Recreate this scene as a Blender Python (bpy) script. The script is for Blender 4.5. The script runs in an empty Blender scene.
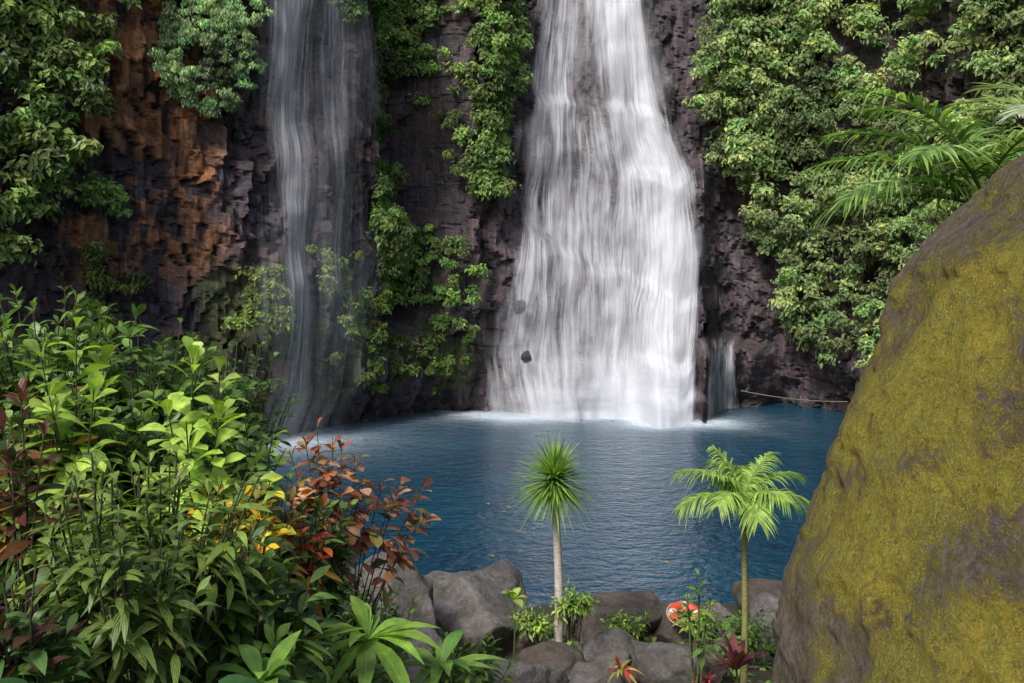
import bpy, math, numpy as np
from mathutils import Vector
rng=np.random.default_rng(7)
# ---------------------------------------------------------------- noise
def h3(ix,iy,iz,seed=0):
    n=(ix.astype(np.int64)*73856093)^(iy.astype(np.int64)*19349663)^(iz.astype(np.int64)*83492791)^(seed*2654435)
    n=(n^(n>>13))*1274126177 & 0x7fffffff
    n=(n^(n>>16))*668265263 & 0x7fffffff
    n=n^(n>>15)
    return (n&0xffffff)/float(0xffffff)
def vn(x,y,z,seed=0):
    x=np.asarray(x,float);y=np.asarray(y,float)+0*x;z=np.asarray(z,float)+0*x
    ix=np.floor(x);iy=np.floor(y);iz=np.floor(z)
    fx=x-ix;fy=y-iy;fz=z-iz
    fx=fx*fx*(3-2*fx);fy=fy*fy*(3-2*fy);fz=fz*fz*(3-2*fz)
    r=0
    for a in (0,1):
        for b in (0,1):
            for c in (0,1):
                w=(fx if a else 1-fx)*(fy if b else 1-fy)*(fz if c else 1-fz)
                r=r+w*h3(ix+a,iy+b,iz+c,seed)
    return r
def fbm(x,y,z,o=4,seed=0):
    r=0;a=.5;t=0
    for i in range(o):
        r=r+a*vn(x*2**i,y*2**i,z*2**i,seed+i*11);t+=a;a*=.5
    return r/t
def vor(x,y,seed=0):
    ix=np.floor(x);iy=np.floor(y)
    f1=np.full(x.shape,9.);f2=np.full(x.shape,9.);cid=np.zeros(x.shape);cx=np.zeros(x.shape);cy=np.zeros(x.shape)
    z=np.zeros(x.shape)
    for a in (-1,0,1):
        for b in (-1,0,1):
            px=ix+a+.5+.85*(h3(ix+a,iy+b,z,seed)-.5);py=iy+b+.5+.85*(h3(ix+a,iy+b,z,seed+5)-.5)
            d=np.hypot(px-x,py-y);r=h3(ix+a,iy+b,z,seed+9)
            m=d<f1
            f2=np.where(m,f1,np.minimum(f2,d));cid=np.where(m,r,cid)
            cx=np.where(m,x-px,cx);cy=np.where(m,y-py,cy);f1=np.where(m,d,f1)
    return cid,f2-f1,cx,cy
def ss(a,b,x):
    t=np.clip((x-a)/(b-a),0,1);return t*t*(3-2*t)
def nrm(v): return v/np.maximum(np.linalg.norm(v,axis=-1,keepdims=True),1e-9)
# ---------------------------------------------------------------- mesh builder
class B:
    def __init__(s): s.v=[];s.c=[];s.u=[];s.f=[];s.m=[];s.n=0
    def add(s,V,F,C,U=None,mi=0):
        V=np.asarray(V,float).reshape(-1,3);k=len(V)
        C=np.asarray(C,float)
        if C.ndim==1: C=np.tile(C,(k,1))
        if U is None: U=np.zeros((k,2))
        s.v.append(V);s.c.append(C[:,:3]);s.u.append(U)
        for f in (F if isinstance(F,list) else [F]):
            f=np.asarray(f)+s.n;s.f.append(f);s.m.append(np.full(len(f),mi))
        s.n+=k
    def build(s,name,mats,smooth=True,attrs=None,parent=None):
        V=np.concatenate(s.v);C=np.concatenate(s.c);U=np.concatenate(s.u)
        lv=np.concatenate([f.ravel() for f in s.f]);tot=np.concatenate([np.full(len(f),f.shape[1]) for f in s.f])
        st=np.concatenate([[0],np.cumsum(tot)[:-1]])
        me=bpy.data.meshes.new(name)
        me.vertices.add(len(V));me.vertices.foreach_set('co',V.ravel())
        me.loops.add(len(lv));me.loops.foreach_set('vertex_index',lv.astype(np.int32))
        me.polygons.add(len(st));me.polygons.foreach_set('loop_start',st.astype(np.int32))
        me.polygons.foreach_set('material_index',np.concatenate(s.m).astype(np.int32))
        me.polygons.foreach_set('use_smooth',np.full(len(st),smooth))
        me.update(calc_edges=True)
        ul=me.uv_layers.new(name='UVMap');ul.data.foreach_set('uv',U[lv].ravel())
        ca=me.color_attributes.new('Col','FLOAT_COLOR','POINT')
        ca.data.foreach_set('color',np.hstack([C,np.ones((len(C),1))]).ravel())
        for k,a in (attrs or {}).items():
            at=me.attributes.new(k,'FLOAT','POINT');at.data.foreach_set('value',np.asarray(a,float).ravel())
        for m in mats: me.materials.append(m)
        o=bpy.data.objects.new(name,me);bpy.context.scene.collection.objects.link(o)
        if parent: o.parent=parent
        return o
def gridF(nu,nv):
    i=np.arange(nu-1)[:,None]*nv+np.arange(nv-1)[None,:]
    i=i.ravel();return np.stack([i,i+nv,i+nv+1,i+1],1)
# ---------------------------------------------------------------- materials
def newmat(name):
    m=bpy.data.materials.new(name);m.use_nodes=True;nt=m.node_tree;nt.nodes.clear()
    return m,nt,nt.nodes,nt.links
def N(nt,t,**kw):
    n=nt.nodes.new(t)
    for k,v in kw.items():
        if k.startswith('i_'):
            n.inputs[k[2:].replace('_',' ')].default_value=v
        else: setattr(n,k,v)
    return n
def math_(nt,op,a,b=None,c=None,clamp=False):
    n=nt.nodes.new('ShaderNodeMath');n.operation=op;n.use_clamp=clamp
    for i,x in enumerate((a,b,c)):
        if x is None: continue
        if isinstance(x,(int,float)): n.inputs[i].default_value=x
        else: nt.links.new(x,n.inputs[i])
    return n.outputs[0]
def mixc(nt,f,a,b,bt='MIX'):
    n=nt.nodes.new('ShaderNodeMix');n.data_type='RGBA';n.blend_type=bt
    for s,x in ((n.inputs[0],f),(n.inputs[6],a),(n.inputs[7],b)):
        if isinstance(x,(int,float)): s.default_value=x
        elif isinstance(x,tuple): s.default_value=(*x,1)
        else: nt.links.new(x,s)
    return n.outputs[2]
def noise(nt,vec,scale,detail=3,rough=.55,dist=0):
    n=nt.nodes.new('ShaderNodeTexNoise');n.inputs['Scale'].default_value=scale;n.inputs['Detail'].default_value=detail
    n.inputs['Roughness'].default_value=rough;n.inputs['Distortion'].default_value=dist
    if vec is not None: nt.links.new(vec,n.inputs['Vector'])
    return n.outputs['Fac']
def mapr(nt,x,a,b,c=0.,d=1.):
    n=nt.nodes.new('ShaderNodeMapRange');n.inputs[1].default_value=a;n.inputs[2].default_value=b;n.inputs[3].default_value=c;n.inputs[4].default_value=d
    nt.links.new(x,n.inputs[0]);return n.outputs[0]
def mapping(nt,vec,sc):
    n=nt.nodes.new('ShaderNodeMapping');n.inputs['Scale'].default_value=sc;nt.links.new(vec,n.inputs[0]);return n.outputs[0]
def bump(nt,h,strength,dist):
    n=nt.nodes.new('ShaderNodeBump');n.inputs['Strength'].default_value=strength;n.inputs['Distance'].default_value=dist
    nt.links.new(h,n.inputs['Height']);return n.outputs[0]
def leafmat(name,vein=0.35,transl=.3,rough=.42,stripe=0.,nscale=9.):
    m,nt,ns,lk=newmat(name)
    col=N(nt,'ShaderNodeAttribute',attribute_name='Col').outputs['Color']
    tc=N(nt,'ShaderNodeTexCoord')
    uv=N(nt,'ShaderNodeSeparateXYZ');lk.new(tc.outputs['UV'],uv.inputs[0])
    au=math_(nt,'ABSOLUTE',math_(nt,'SUBTRACT',uv.outputs[0],.5))
    nz=noise(nt,tc.outputs['Object'],nscale,2)
    c=mixc(nt,mapr(nt,nz,.3,.7),mixc(nt,1.,col,(.6,.62,.6),'MULTIPLY'),mixc(nt,1.,col,(1.3,1.25,1.1),'MULTIPLY'))
    if vein>0:
        rib=mapr(nt,au,.015,.05,1.,0.)
        ph=math_(nt,'SUBTRACT',math_(nt,'MULTIPLY',uv.outputs[1],55.),math_(nt,'MULTIPLY',au,38.))
        sv=mapr(nt,math_(nt,'SINE',ph),.72,1.,0.,.55)
        f=math_(nt,'MULTIPLY',math_(nt,'MAXIMUM',rib,sv),vein)
        c=mixc(nt,f,c,mixc(nt,1.,col,(2.2,1.9,1.8),'MULTIPLY'))
    if stripe>0:
        ph=math_(nt,'SUBTRACT',math_(nt,'MULTIPLY',uv.outputs[1],30.),math_(nt,'MULTIPLY',au,26.))
        s2=math_(nt,'MULTIPLY',mapr(nt,math_(nt,'SINE',ph),.1,.7),stripe)
        c=mixc(nt,s2,c,(.30,.35,.10))
    p=N(nt,'ShaderNodeBsdfPrincipled',i_Roughness=rough);p.inputs['Specular IOR Level'].default_value=.45
    lk.new(c,p.inputs['Base Color'])
    if vein>0: lk.new(bump(nt,math_(nt,'ADD',nz,math_(nt,'MULTIPLY',au,-.6)),.3,.02),p.inputs['Normal'])
    t=N(nt,'ShaderNodeBsdfTranslucent');lk.new(mixc(nt,1.,c,(1.5,1.6,.7),'MULTIPLY'),t.inputs['Color'])
    mx=N(nt,'ShaderNodeMixShader',i_Fac=transl);lk.new(p.outputs[0],mx.inputs[1]);lk.new(t.outputs[0],mx.inputs[2])
    o=N(nt,'ShaderNodeOutputMaterial');lk.new(mx.outputs[0],o.inputs[0]);return m
M_far=leafmat('cliff_leaf',0.,.25,.5,nscale=2.)
M_leaf=leafmat('leaf',.35,.3)
M_var=leafmat('variegated_leaf',.4,.3,stripe=.65)
M_palm=leafmat('palm_leaf',0.,.35,.5)
def stemmat():
    m,nt,ns,lk=newmat('stem')
    col=N(nt,'ShaderNodeAttribute',attribute_name='Col').outputs['Color'];tc=N(nt,'ShaderNodeTexCoord')
    nz=noise(nt,mapping(nt,tc.outputs['Object'],(10,10,60)),1.5,3)
    c=mixc(nt,mapr(nt,nz,.35,.65),mixc(nt,1.,col,(.55,.5,.5),'MULTIPLY'),col)
    p=N(nt,'ShaderNodeBsdfPrincipled',i_Roughness=.8);lk.new(c,p.inputs['Base Color']);lk.new(bump(nt,nz,.5,.01),p.inputs['Normal'])
    o=N(nt,'ShaderNodeOutputMaterial');lk.new(p.outputs[0],o.inputs[0]);return m
M_stem=stemmat()
def cliffmat():
    m,nt,ns,lk=newmat('wet_basalt')
    col=N(nt,'ShaderNodeAttribute',attribute_name='Col').outputs['Color'];tc=N(nt,'ShaderNodeTexCoord')
    ob=tc.outputs['Object']
    n1=noise(nt,mapping(nt,ob,(2.4,2.4,.2)),2.,6,.65);n2=noise(nt,ob,4.,7,.7)
    c=mixc(nt,mapr(nt,n1,.3,.7),mixc(nt,1.,col,(.34,.34,.38),'MULTIPLY'),mixc(nt,1.,col,(1.65,1.6,1.62),'MULTIPLY'))
    c=mixc(nt,mapr(nt,n2,.4,.65,0.,.55),c,mixc(nt,1.,c,(.5,.46,.45),'MULTIPLY'))
    p=N(nt,'ShaderNodeBsdfPrincipled');lk.new(c,p.inputs['Base Color'])
    lk.new(mapr(nt,n1,.3,.7,.3,.7),p.inputs['Roughness'])
    lk.new(bump(nt,math_(nt,'ADD',n2,math_(nt,'MULTIPLY',n1,.9)),.9,.18),p.inputs['Normal'])
    o=N(nt,'ShaderNodeOutputMaterial');lk.new(p.outputs[0],o.inputs[0]);return m
def rockmat():
    m,nt,ns,lk=newmat('river_rock')
    tc=N(nt,'ShaderNodeTexCoord');ob=tc.outputs['Object'];col=N(nt,'ShaderNodeAttribute',attribute_name='Col').outputs['Color']
    n1=noise(nt,ob,1.7,6,.65);n2=noise(nt,ob,14.,8,.75);n3=noise(nt,ob,3.3,5,.6,.5)
    c=mixc(nt,mapr(nt,n1,.35,.65),mixc(nt,1.,col,(.45,.42,.4),'MULTIPLY'),mixc(nt,1.,col,(1.35,1.28,1.22),'MULTIPLY'))
    c=mixc(nt,mapr(nt,n2,.45,.7,0.,.7),c,(.045,.038,.033))
    c=mixc(nt,mapr(nt,n3,.55,.66,0.,.6),c,(.07,.08,.032))
    p=N(nt,'ShaderNodeBsdfPrincipled',i_Roughness=.75);lk.new(c,p.inputs['Base Color'])
    lk.new(bump(nt,math_(nt,'ADD',n2,math_(nt,'MULTIPLY',n1,1.6)),1.,.09),p.inputs['Normal'])
    o=N(nt,'ShaderNodeOutputMaterial');lk.new(p.outputs[0],o.inputs[0]);return m
def soilmat():
    m,nt,ns,lk=newmat('forest_soil')
    tc=N(nt,'ShaderNodeTexCoord');ob=tc.outputs['Object']
    n1=noise(nt,ob,1.3,6,.6);n2=noise(nt,ob,16.,6,.7)
    c=mixc(nt,mapr(nt,n1,.35,.65),(.035,.026,.016),(.04,.05,.018))
    c=mixc(nt,mapr(nt,n2,.45,.7,0.,.7),c,(.09,.07,.05))
    p=N(nt,'ShaderNodeBsdfPrincipled',i_Roughness=.9);lk.new(c,p.inputs['Base Color'])
    lk.new(bump(nt,n2,.9,.06),p.inputs['Normal'])
    o=N(nt,'ShaderNodeOutputMaterial');lk.new(p.outputs[0],o.inputs[0]);return m
def mossmat():
    m,nt,ns,lk=newmat('mossy_rock')
    tc=N(nt,'ShaderNodeTexCoord');ob=tc.outputs['Object']
    mk=N(nt,'ShaderNodeAttribute',attribute_name='moss').outputs['Fac']
    n1=noise(nt,ob,2.2,7,.65);n2=noise(nt,ob,17.,9,.8);n3=noise(nt,ob,70.,5,.75);n4=noise(nt,mapping(nt,ob,(1,1,.6)),4.,8,.72,.8)
    moss=mixc(nt,mapr(nt,n1,.35,.65),(.29,.235,.025),(.50,.41,.045))
    moss=mixc(nt,mapr(nt,n4,.45,.6,0.,.7),moss,(.22,.24,.045))
    moss=mixc(nt,mapr(nt,n2,.48,.62,0.,.85),moss,(.15,.115,.04))
    moss=mixc(nt,mapr(nt,n3,.5,.62,0.,.7),moss,(.62,.53,.13))
    rock=mixc(nt,mapr(nt,n4,.35,.65),(.15,.115,.09),(.34,.285,.235))
    rock=mixc(nt,mapr(nt,n2,.45,.62,0.,.75),rock,(.075,.058,.045))
    rock=mixc(nt,mapr(nt,n3,.52,.66,0.,.55),rock,(.38,.33,.26))
    rock=mixc(nt,mapr(nt,n1,.5,.65,0.,.5),rock,(.22,.185,.06))
    f=math_(nt,'ADD',mk,math_(nt,'ADD',math_(nt,'MULTIPLY',math_(nt,'SUBTRACT',n4,.5),2.4),math_(nt,'MULTIPLY',math_(nt,'SUBTRACT',n2,.5),2.8)))
    f=mapr(nt,f,.3,.66)
    c=mixc(nt,f,rock,moss)
    p=N(nt,'ShaderNodeBsdfPrincipled',i_Roughness=.95);p.inputs['Specular IOR Level'].default_value=.2
    lk.new(c,p.inputs['Base Color'])
    hgt=math_(nt,'ADD',math_(nt,'ADD',n2,math_(nt,'MULTIPLY',n3,.4)),math_(nt,'ADD',math_(nt,'MULTIPLY',f,.3),math_(nt,'MULTIPLY',n4,1.8)))
    lk.new(bump(nt,hgt,1.,.085),p.inputs['Normal'])
    o=N(nt,'ShaderNodeOutputMaterial');lk.new(p.outputs[0],o.inputs[0]);return m
def watermat():
    m,nt,ns,lk=newmat('pool_water')
    tc=N(nt,'ShaderNodeTexCoord');ob=tc.outputs['Object']
    fo=N(nt,'ShaderNodeAttribute',attribute_name='foam').outputs['Fac']
    n1=noise(nt,mapping(nt,ob,(1,1.4,1)),1.4,3,.5,.4);n2=noise(nt,mapping(nt,ob,(1,1.2,1)),4.6,4,.62,.3);n3=noise(nt,ob,.25,3)
    c=mixc(nt,mapr(nt,n3,.35,.65),(.002,.034,.068),(.003,.052,.092))
    c=mixc(nt,mapr(nt,n2,.52,.72,0.,.6),c,(.013,.10,.155))
    f=math_(nt,'MULTIPLY',fo,mapr(nt,n2,.2,.7,.6,1.25),clamp=True)
    c=mixc(nt,f,c,(.60,.69,.76))
    p=N(nt,'ShaderNodeBsdfPrincipled',i_IOR=1.33);lk.new(c,p.inputs['Base Color'])
    lk.new(mapr(nt,f,0.,1.,.08,.7),p.inputs['Roughness'])
    lk.new(bump(nt,math_(nt,'ADD',n1,math_(nt,'MULTIPLY',n2,.7)),1.,.2),p.inputs['Normal'])
    o=N(nt,'ShaderNodeOutputMaterial');lk.new(p.outputs[0],o.inputs[0]);return m
def fallmat(name,su,sv,k=2.6,gain=.62,detail=5.,seed=0.,big=.36):
    m,nt,ns,lk=newmat(name)
    uv=N(nt,'ShaderNodeTexCoord').outputs['UV'];d=N(nt,'ShaderNodeAttribute',attribute_name='dens').outputs['Fac']
    mp=nt.nodes.new('ShaderNodeMapping');mp.inputs['Scale'].default_value=(su,sv,1);mp.inputs['Location'].default_value=(seed,seed*1.7,0);lk.new(uv,mp.inputs[0])
    n1=noise(nt,mp.outputs[0],1.,detail,.68,.15)
    mp2=nt.nodes.new('ShaderNodeMapping');mp2.inputs['Scale'].default_value=(su*.3,sv*2.2,1);mp2.inputs['Location'].default_value=(seed+9,seed,0);lk.new(uv,mp2.inputs[0])
    n2=noise(nt,mp2.outputs[0],1.,3.,.55,.2)
    nn=math_(nt,'ADD',math_(nt,'MULTIPLY',n1,1-big),math_(nt,'MULTIPLY',n2,big))
    a=math_(nt,'MULTIPLY',math_(nt,'ADD',math_(nt,'SUBTRACT',nn,.74),math_(nt,'MULTIPLY',d,gain)),k,clamp=True)
    a=math_(nt,'MULTIPLY',a,mapr(nt,d,0.,.2))
    df=N(nt,'ShaderNodeBsdfDiffuse');df.inputs[0].default_value=(.88,.89,.93,1)
    lk.new(bump(nt,nn,.6,.3),df.inputs['Normal'])
    tl=N(nt,'ShaderNodeBsdfTranslucent');tl.inputs[0].default_value=(.88,.89,.93,1)
    mx=N(nt,'ShaderNodeMixShader',i_Fac=.25);lk.new(df.outputs[0],mx.inputs[1]);lk.new(tl.outputs[0],mx.inputs[2])
    tr=N(nt,'ShaderNodeBsdfTransparent')
    m2=N(nt,'ShaderNodeMixShader');lk.new(a,m2.inputs[0]);lk.new(tr.outputs[0],m2.inputs[1]);lk.new(mx.outputs[0],m2.inputs[2])
    o=N(nt,'ShaderNodeOutputMaterial');lk.new(m2.outputs[0],o.inputs[0]);return m
# ---------------------------------------------------------------- cliff path
ctrl=np.array([(-34,6),(-28,16),(-22,24.5),(-17.5,30.5),(-13.2,34.4),(-9.6,36.6),(-6.8,39.8),(-4,43.2),(0,46.4),(4.5,47.6),(9,47.5),(12,46.6),(15,44.6),(18,41),(22,36),(28,28),(34,16),(38,4)],float)
def catmull(P,n=24):
    out=[];P=np.vstack([2*P[0]-P[1],P,2*P[-1]-P[-2]])
    for i in range(1,len(P)-2):
        t=np.linspace(0,1,n,endpoint=False)[:,None]
        p0,p1,p2,p3=P[i-1],P[i],P[i+1],P[i+2]
        out.append(.5*((2*p1)+(-p0+p2)*t+(2*p0-5*p1+4*p2-p3)*t**2+(-p0+3*p1-3*p2+p3)*t**3))
    out.append(P[-2][None]);return np.vstack(out)
PT=catmull(ctrl);PS=np.concatenate([[0],np.cumsum(np.linalg.norm(np.diff(PT,axis=0),axis=1))])
TG=nrm(np.gradient(PT,axis=0));NX=TG[:,1];NY=-TG[:,0]
def pathX(X):
    return np.interp(X,PT[:,0],PT[:,1]),np.interp(X,PT[:,0],NX),np.interp(X,PT[:,0],NY)
def disp(X,z):
    S=np.interp(X,PT[:,0],PS)
    d=1.6*(fbm(S/5,z/6,0*S,3,3)-.5)+.7*(fbm(S/1.6,z/2.4,0*S,3,8)-.5)
    f=ss(-3,0.5,X)*(1-ss(8.5,10.5,X))
    d+=f*(.09*(20-z))
    rg=z+1.2*(vn(S/1.3,0*S,0*S,4)-.5)
    d+=ss(5,5.8,X)*(1-ss(8.8,9.6,X))*(1-ss(10.4,11.2,rg))*.9
    d+=f*.5*(1-ss(14.2,14.8,rg+.4*X*.3))+f*.4*(1-ss(6.6,7.2,rg+.35*X-1))
    d+=ss(8.4,8.8,X)*(1-ss(11.6,12.4,X))*(1-ss(2.6,3.1,rg))*2.2
    d+=ss(5.0,5.6,X)*(1-ss(8.4,8.8,X))*((1-ss(2.3,2.8,rg))*.8+(1-ss(1.0,1.4,rg))*.4)
    d-=2.8*np.exp(-((X+4.2)/1.15)**4)*ss(3.2,4.5,z)
    d+=.9*np.exp(-((X+2.2)/.9)**2)*ss(5,9,z)
    d-=1.2*(1-ss(0,2.2,z))*(1-f)*.8
    return d
def cpt(X,z,off):
    y,nx,ny=pathX(X);d=disp(X,z)+off
    return np.stack([X+nx*d,y+ny*d,z+0*X],-1)
nu,nv=800,340
Sg=np.linspace(0,PS[-1],nu);Xg=np.interp(Sg,PS,PT[:,0])
zz=np.linspace(-2.5,22,nv-6)
XX,ZZ=np.meshgrid(Xg,zz,indexing='ij');SS=np.repeat(Sg[:,None],len(zz),1)
wx=SS+.6*(fbm(SS/1.2,ZZ/2,0*SS,3,31)-.5);wz=ZZ+.9*(fbm(SS/1.0,ZZ/1.0,0*SS,3,36)-.5)
c1,e1,a1,b1=vor(wx/.62,wz/1.7,1);c2,e2,a2,b2=vor(wx/.30,wz/.62,2)
fz=ss(-2,0,XX)*(1-ss(8,9.5,XX))
bl=(c1-.5)*.6+(c2-.5)*.22+(h3(np.floor(c1*999),0*SS,0*SS,7)-.5)*a1*.9+(h3(np.floor(c2*999),0*SS,0*SS,8)-.5)*b2*.5-.10*(1-ss(0,.12,e1))-.04*(1-ss(0,.14,e2))+.65*(fbm(SS/.55,ZZ/.9,0*SS,4,33)-.5)
P=cpt(XX,ZZ,bl*(1-.3*fz))
y0,nx,ny=pathX(Xg);rows=[]
for k,(o,z) in enumerate([(-1,22.6),(-3,23.3),(-7,24),(-14,25),(-25,26),(-40,27)]):
    rows.append(np.stack([Xg+nx*o,y0+ny*o,np.full(nu,z)+.4*vn(Sg,0*Sg,0*Sg,k)],-1))
P=np.concatenate([P,np.stack(rows,1)],1)
g=fbm(SS/3,ZZ/3,0*SS,4,50)
base=np.array([.092,.079,.087]);C=np.ones(P.shape)*base
Cm=C[:,:len(zz)]
Cm*=(.55+.5*c1+.5*c2)[...,None]
Cm[...]=np.where((ss(.45,.6,c2*.5+g*.5)>.5)[...,None],Cm*np.array([1.14,.97,.9]),Cm)
ora=ss(-15.2,-14.4,XX)*(1-ss(-11.2,-9.8,XX))*ss(5.4,7.5,ZZ)
oc=np.array([.38,.175,.07])*(.3+1.0*c2+.4*c1)[...,None]
ob_=np.clip(ora*ss(.34,.54,c1*.25+g*.45+.3*c2),0,1)[...,None]*.9
Cm[...]=Cm*(1-ob_)+oc*ob_
ora2=(ss(-12,-11,XX)*(1-ss(-4,-3,XX))*.45*ss(.47,.6,g)*ss(.4,.6,c2))[...,None]
Cm[...]=Cm*(1-ora2)+np.array([.2,.115,.07])*ora2
mo=(ss(-15,-13,XX)*(1-ss(-2.5,-1.2,XX))*ss(.5,1.5,ZZ)*(1-ss(5.5,7.5,ZZ))*ss(.42,.58,fbm(SS/1.2,ZZ/1.2,0*SS,4,77)))[...,None]*.8
Cm[...]=Cm*(1-mo)+np.array([.10,.13,.04])*mo
wet=(1-ss(0,1.0,ZZ))[...,None];Cm*=1-.35*wet
C[:,len(zz):]=(.04,.06,.02)
b=B();b.add(P.reshape(-1,3),gridF(nu,P.shape[1])[:, ::-1],C.reshape(-1,3))
b.build('cliff',[cliffmat()],smooth=False)
# ---------------------------------------------------------------- waterfall sheets
def fallsheet(name,zs,xl,xr,densf,off,mat,na=140,nz=200,wob=.25,ztop=21,zbot=-.05,seed=0,parent=None,wander=.25,edge=.08):
    z=np.linspace(ztop,zbot,nz);L=np.interp(z,zs,xl);R=np.interp(z,zs,xr)
    a=np.linspace(0,1,na)
    A,Z=np.meshgrid(a,z,indexing='ij');X=L[None]+(R-L)[None]*A
    rid=wob*(fbm(A*14+seed,Z*.16,0*A,3,60+seed)-.5)*2+wob*.5*(fbm(A*45,Z*.4,0*A,2,61+seed)-.5)
    Pq=cpt(X,Z,off(Z)+rid)
    eg=edge*(.6+1.2*fbm(Z/1.5,A*0+seed,0*A,3,70+seed));D=densf(X,Z)*ss(0,1,A/eg)*ss(0,1,(1-A)/eg)
    U=np.stack([A*9+wander*(fbm(X/1.8,Z/4,0*X,2,80+seed)-.5)*2,-Z],-1)
    bb=B();bb.add(Pq.reshape(-1,3),gridF(na,nz),(1,1,1),U.reshape(-1,2))
    return bb.build(name,[mat],attrs={'dens':D.ravel()},parent=parent)
zs=np.array([0,3,7,10.8,13,15.3,18.5,21]);
def I(z,v): return np.interp(z,zs,v)
def gs(X,c,w): return np.exp(-(np.abs(X-c)/w)**2.4)
XL=[-2.4,-2.4,-2.1,-1.4,-.9,-.5,.3,.6];XR=[8.8,9.2,9.5,9.2,8.2,7.6,7.0,6.7]
def mainstream(X,Z): return gs(X,I(Z,[6.9,7.0,7.2,7.0,6.3,5.8,5.1,5]),I(Z,[1.9,1.6,1.6,1.5,1.1,1.0,1.15,1.2]))
def leftstream(X,Z): return gs(X,I(Z,[.1,.3,.8,1.3,1.6,1.7,1.9,1.9]),I(Z,[2.8,2.6,2.3,1.9,1.6,1.4,1.3,1.2]))
def midstream(X,Z): return gs(X,I(Z,[4.1,4.2,4.3,4.5,4.4,4.2,3.9,3.8]),I(Z,[2.0,1.9,1.6,1.3,1.1,.9,.9,.9]))
def flowx(X,Z): return (X-I(Z,XL))/(I(Z,XR)-I(Z,XL))
def dA(X,Z):
    F=flowx(X,Z)
    d=.98*mainstream(X,Z)+.64*leftstream(X,Z)+.62*midstream(X,Z)
    d-=.4*np.exp(-((X-3.3)/.45)**2-((Z-15.0)/1.4)**2)
    d+=.55*(fbm(F*16,Z/5.0,0*X,3,90)-.5)+.3*(fbm(F*9,Z/1.2,0*X,3,92)-.5)
    return np.clip(d,.27,1)
def dB(X,Z):
    F=flowx(X,Z)
    d=.93*mainstream(X,Z)+.52*leftstream(X,Z)+.50*midstream(X,Z)+.6*(fbm(F*24,Z/6,0*X,3,95)-.5)+.3*(fbm(F*14,Z/1.,0*X,3,96)-.5)
    return np.clip(d+.5*(1-ss(0,3,Z))*mainstream(X,Z),0,1)
def dC(X,Z):
    return np.clip(.46+.36*(1-ss(0,4.5,Z))+.2*mainstream(X,Z)+.25*(fbm(X/2,Z/2.5,0*X,3,98)-.5),0,.9)*(1-ss(14,21,Z)*.25)
wf=bpy.data.objects.new('waterfall',None);bpy.context.scene.collection.objects.link(wf)
fallsheet('water_sheet',zs,XL,XR,dA,lambda Z:.42+0*Z,fallmat('fall_streaks',6.0,.24,k=2.5,gain=.59),na=200,nz=240,wob=.3,seed=1,parent=wf)
fallsheet('water_threads',zs,XL,XR,dB,lambda Z:.8+0*Z,fallmat('fall_threads',12.0,.2,k=3.0,gain=.55,seed=3.3,big=.35),na=200,nz=240,wob=.2,seed=2,parent=wf,wander=.3)
fallsheet('water_mist',zs,[v-1.3 for v in XL],[v+.8 for v in XR],dC,lambda Z:1.25+.5*(1-Z/20),fallmat('fall_mist',1.2,.10,k=.95,gain=.74,detail=3,seed=7.1),wob=.3,na=80,nz=90,seed=3,parent=wf,edge=.18)
fallsheet('spray',[0,5],[-5.4,-3.6],[11.2,10.],lambda X,Z:.9*(1-ss(.1,4.9,Z))*gs(X,3.6,6.8),lambda Z:2.2-.1*Z,fallmat('spray_mist',.8,.5,k=1.15,gain=.82,detail=4,seed=31.,big=.5),wob=.5,na=90,nz=50,ztop=5,seed=11,parent=wf,edge=.28)
wl=bpy.data.objects.new('veil_waterfall',None);bpy.context.scene.collection.objects.link(wl)
zs2=np.array([0,10,18,21])
def d2(X,Z):
    d=.52*gs(X,np.interp(Z,zs2,[-8.6,-8.9,-9.2,-9.3]),np.interp(Z,zs2,[.42,.45,.65,.75]))*(.9+.1*ss(4,12,Z))+.36*gs(X,np.interp(Z,zs2,[-7.4,-7.5,-7.7,-7.8]),.42)*ss(6,13,Z)+.24*gs(X,-8.3,1.6)*(.6+.4*ss(3,12,Z))
    d+=.22*(fbm(X*2.2,Z/7,0*X,3,97)-.5)
    return np.clip(d,0,.85)
def d3(X,Z): return np.clip(.56*gs(X,-8.6,1.6)+.28*gs(X,-6.6,1.2),0,.7)
fallsheet('water_sheet',zs2,[-10.7]*4,[-6]*4,d2,lambda Z:.9+.012*(21-Z),fallmat('veil_streaks',7.,.14,k=2.0,gain=.61,seed=12.,big=.25),wob=.12,na=90,seed=5,parent=wl,wander=.15)
fallsheet('water_mist',zs2,[-11.2]*4,[-4.8]*4,d3,lambda Z:1.3+0*Z,fallmat('veil_mist',2.6,.06,k=.85,gain=.68,detail=4,seed=15.),wob=.12,na=60,nz=60,seed=6,parent=wl,wander=.1,edge=.2)
tr_=bpy.data.objects.new('ledge_trickle',None);bpy.context.scene.collection.objects.link(tr_)
zs3=np.array([0,2.6,3.2,9,10]);
fallsheet('water_sheet',zs3,[8.6,8.8,8.9,8.9,8.9],[11.4,11.4,11.2,10.4,10.4],lambda X,Z:(.66*gs(X,10.5,.42)+.6*gs(X,9.0,.5)+.25*gs(X,9.8,.4))*(1-ss(2.6,3.5,Z))+.3*gs(X,9.8,.6)*(1-ss(5,9,Z)),lambda Z:.3+0*Z,fallmat('trickle',4.5,.5,k=2.6,seed=21.),na=70,nz=90,ztop=9,seed=7,parent=tr_,edge=.12)
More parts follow.
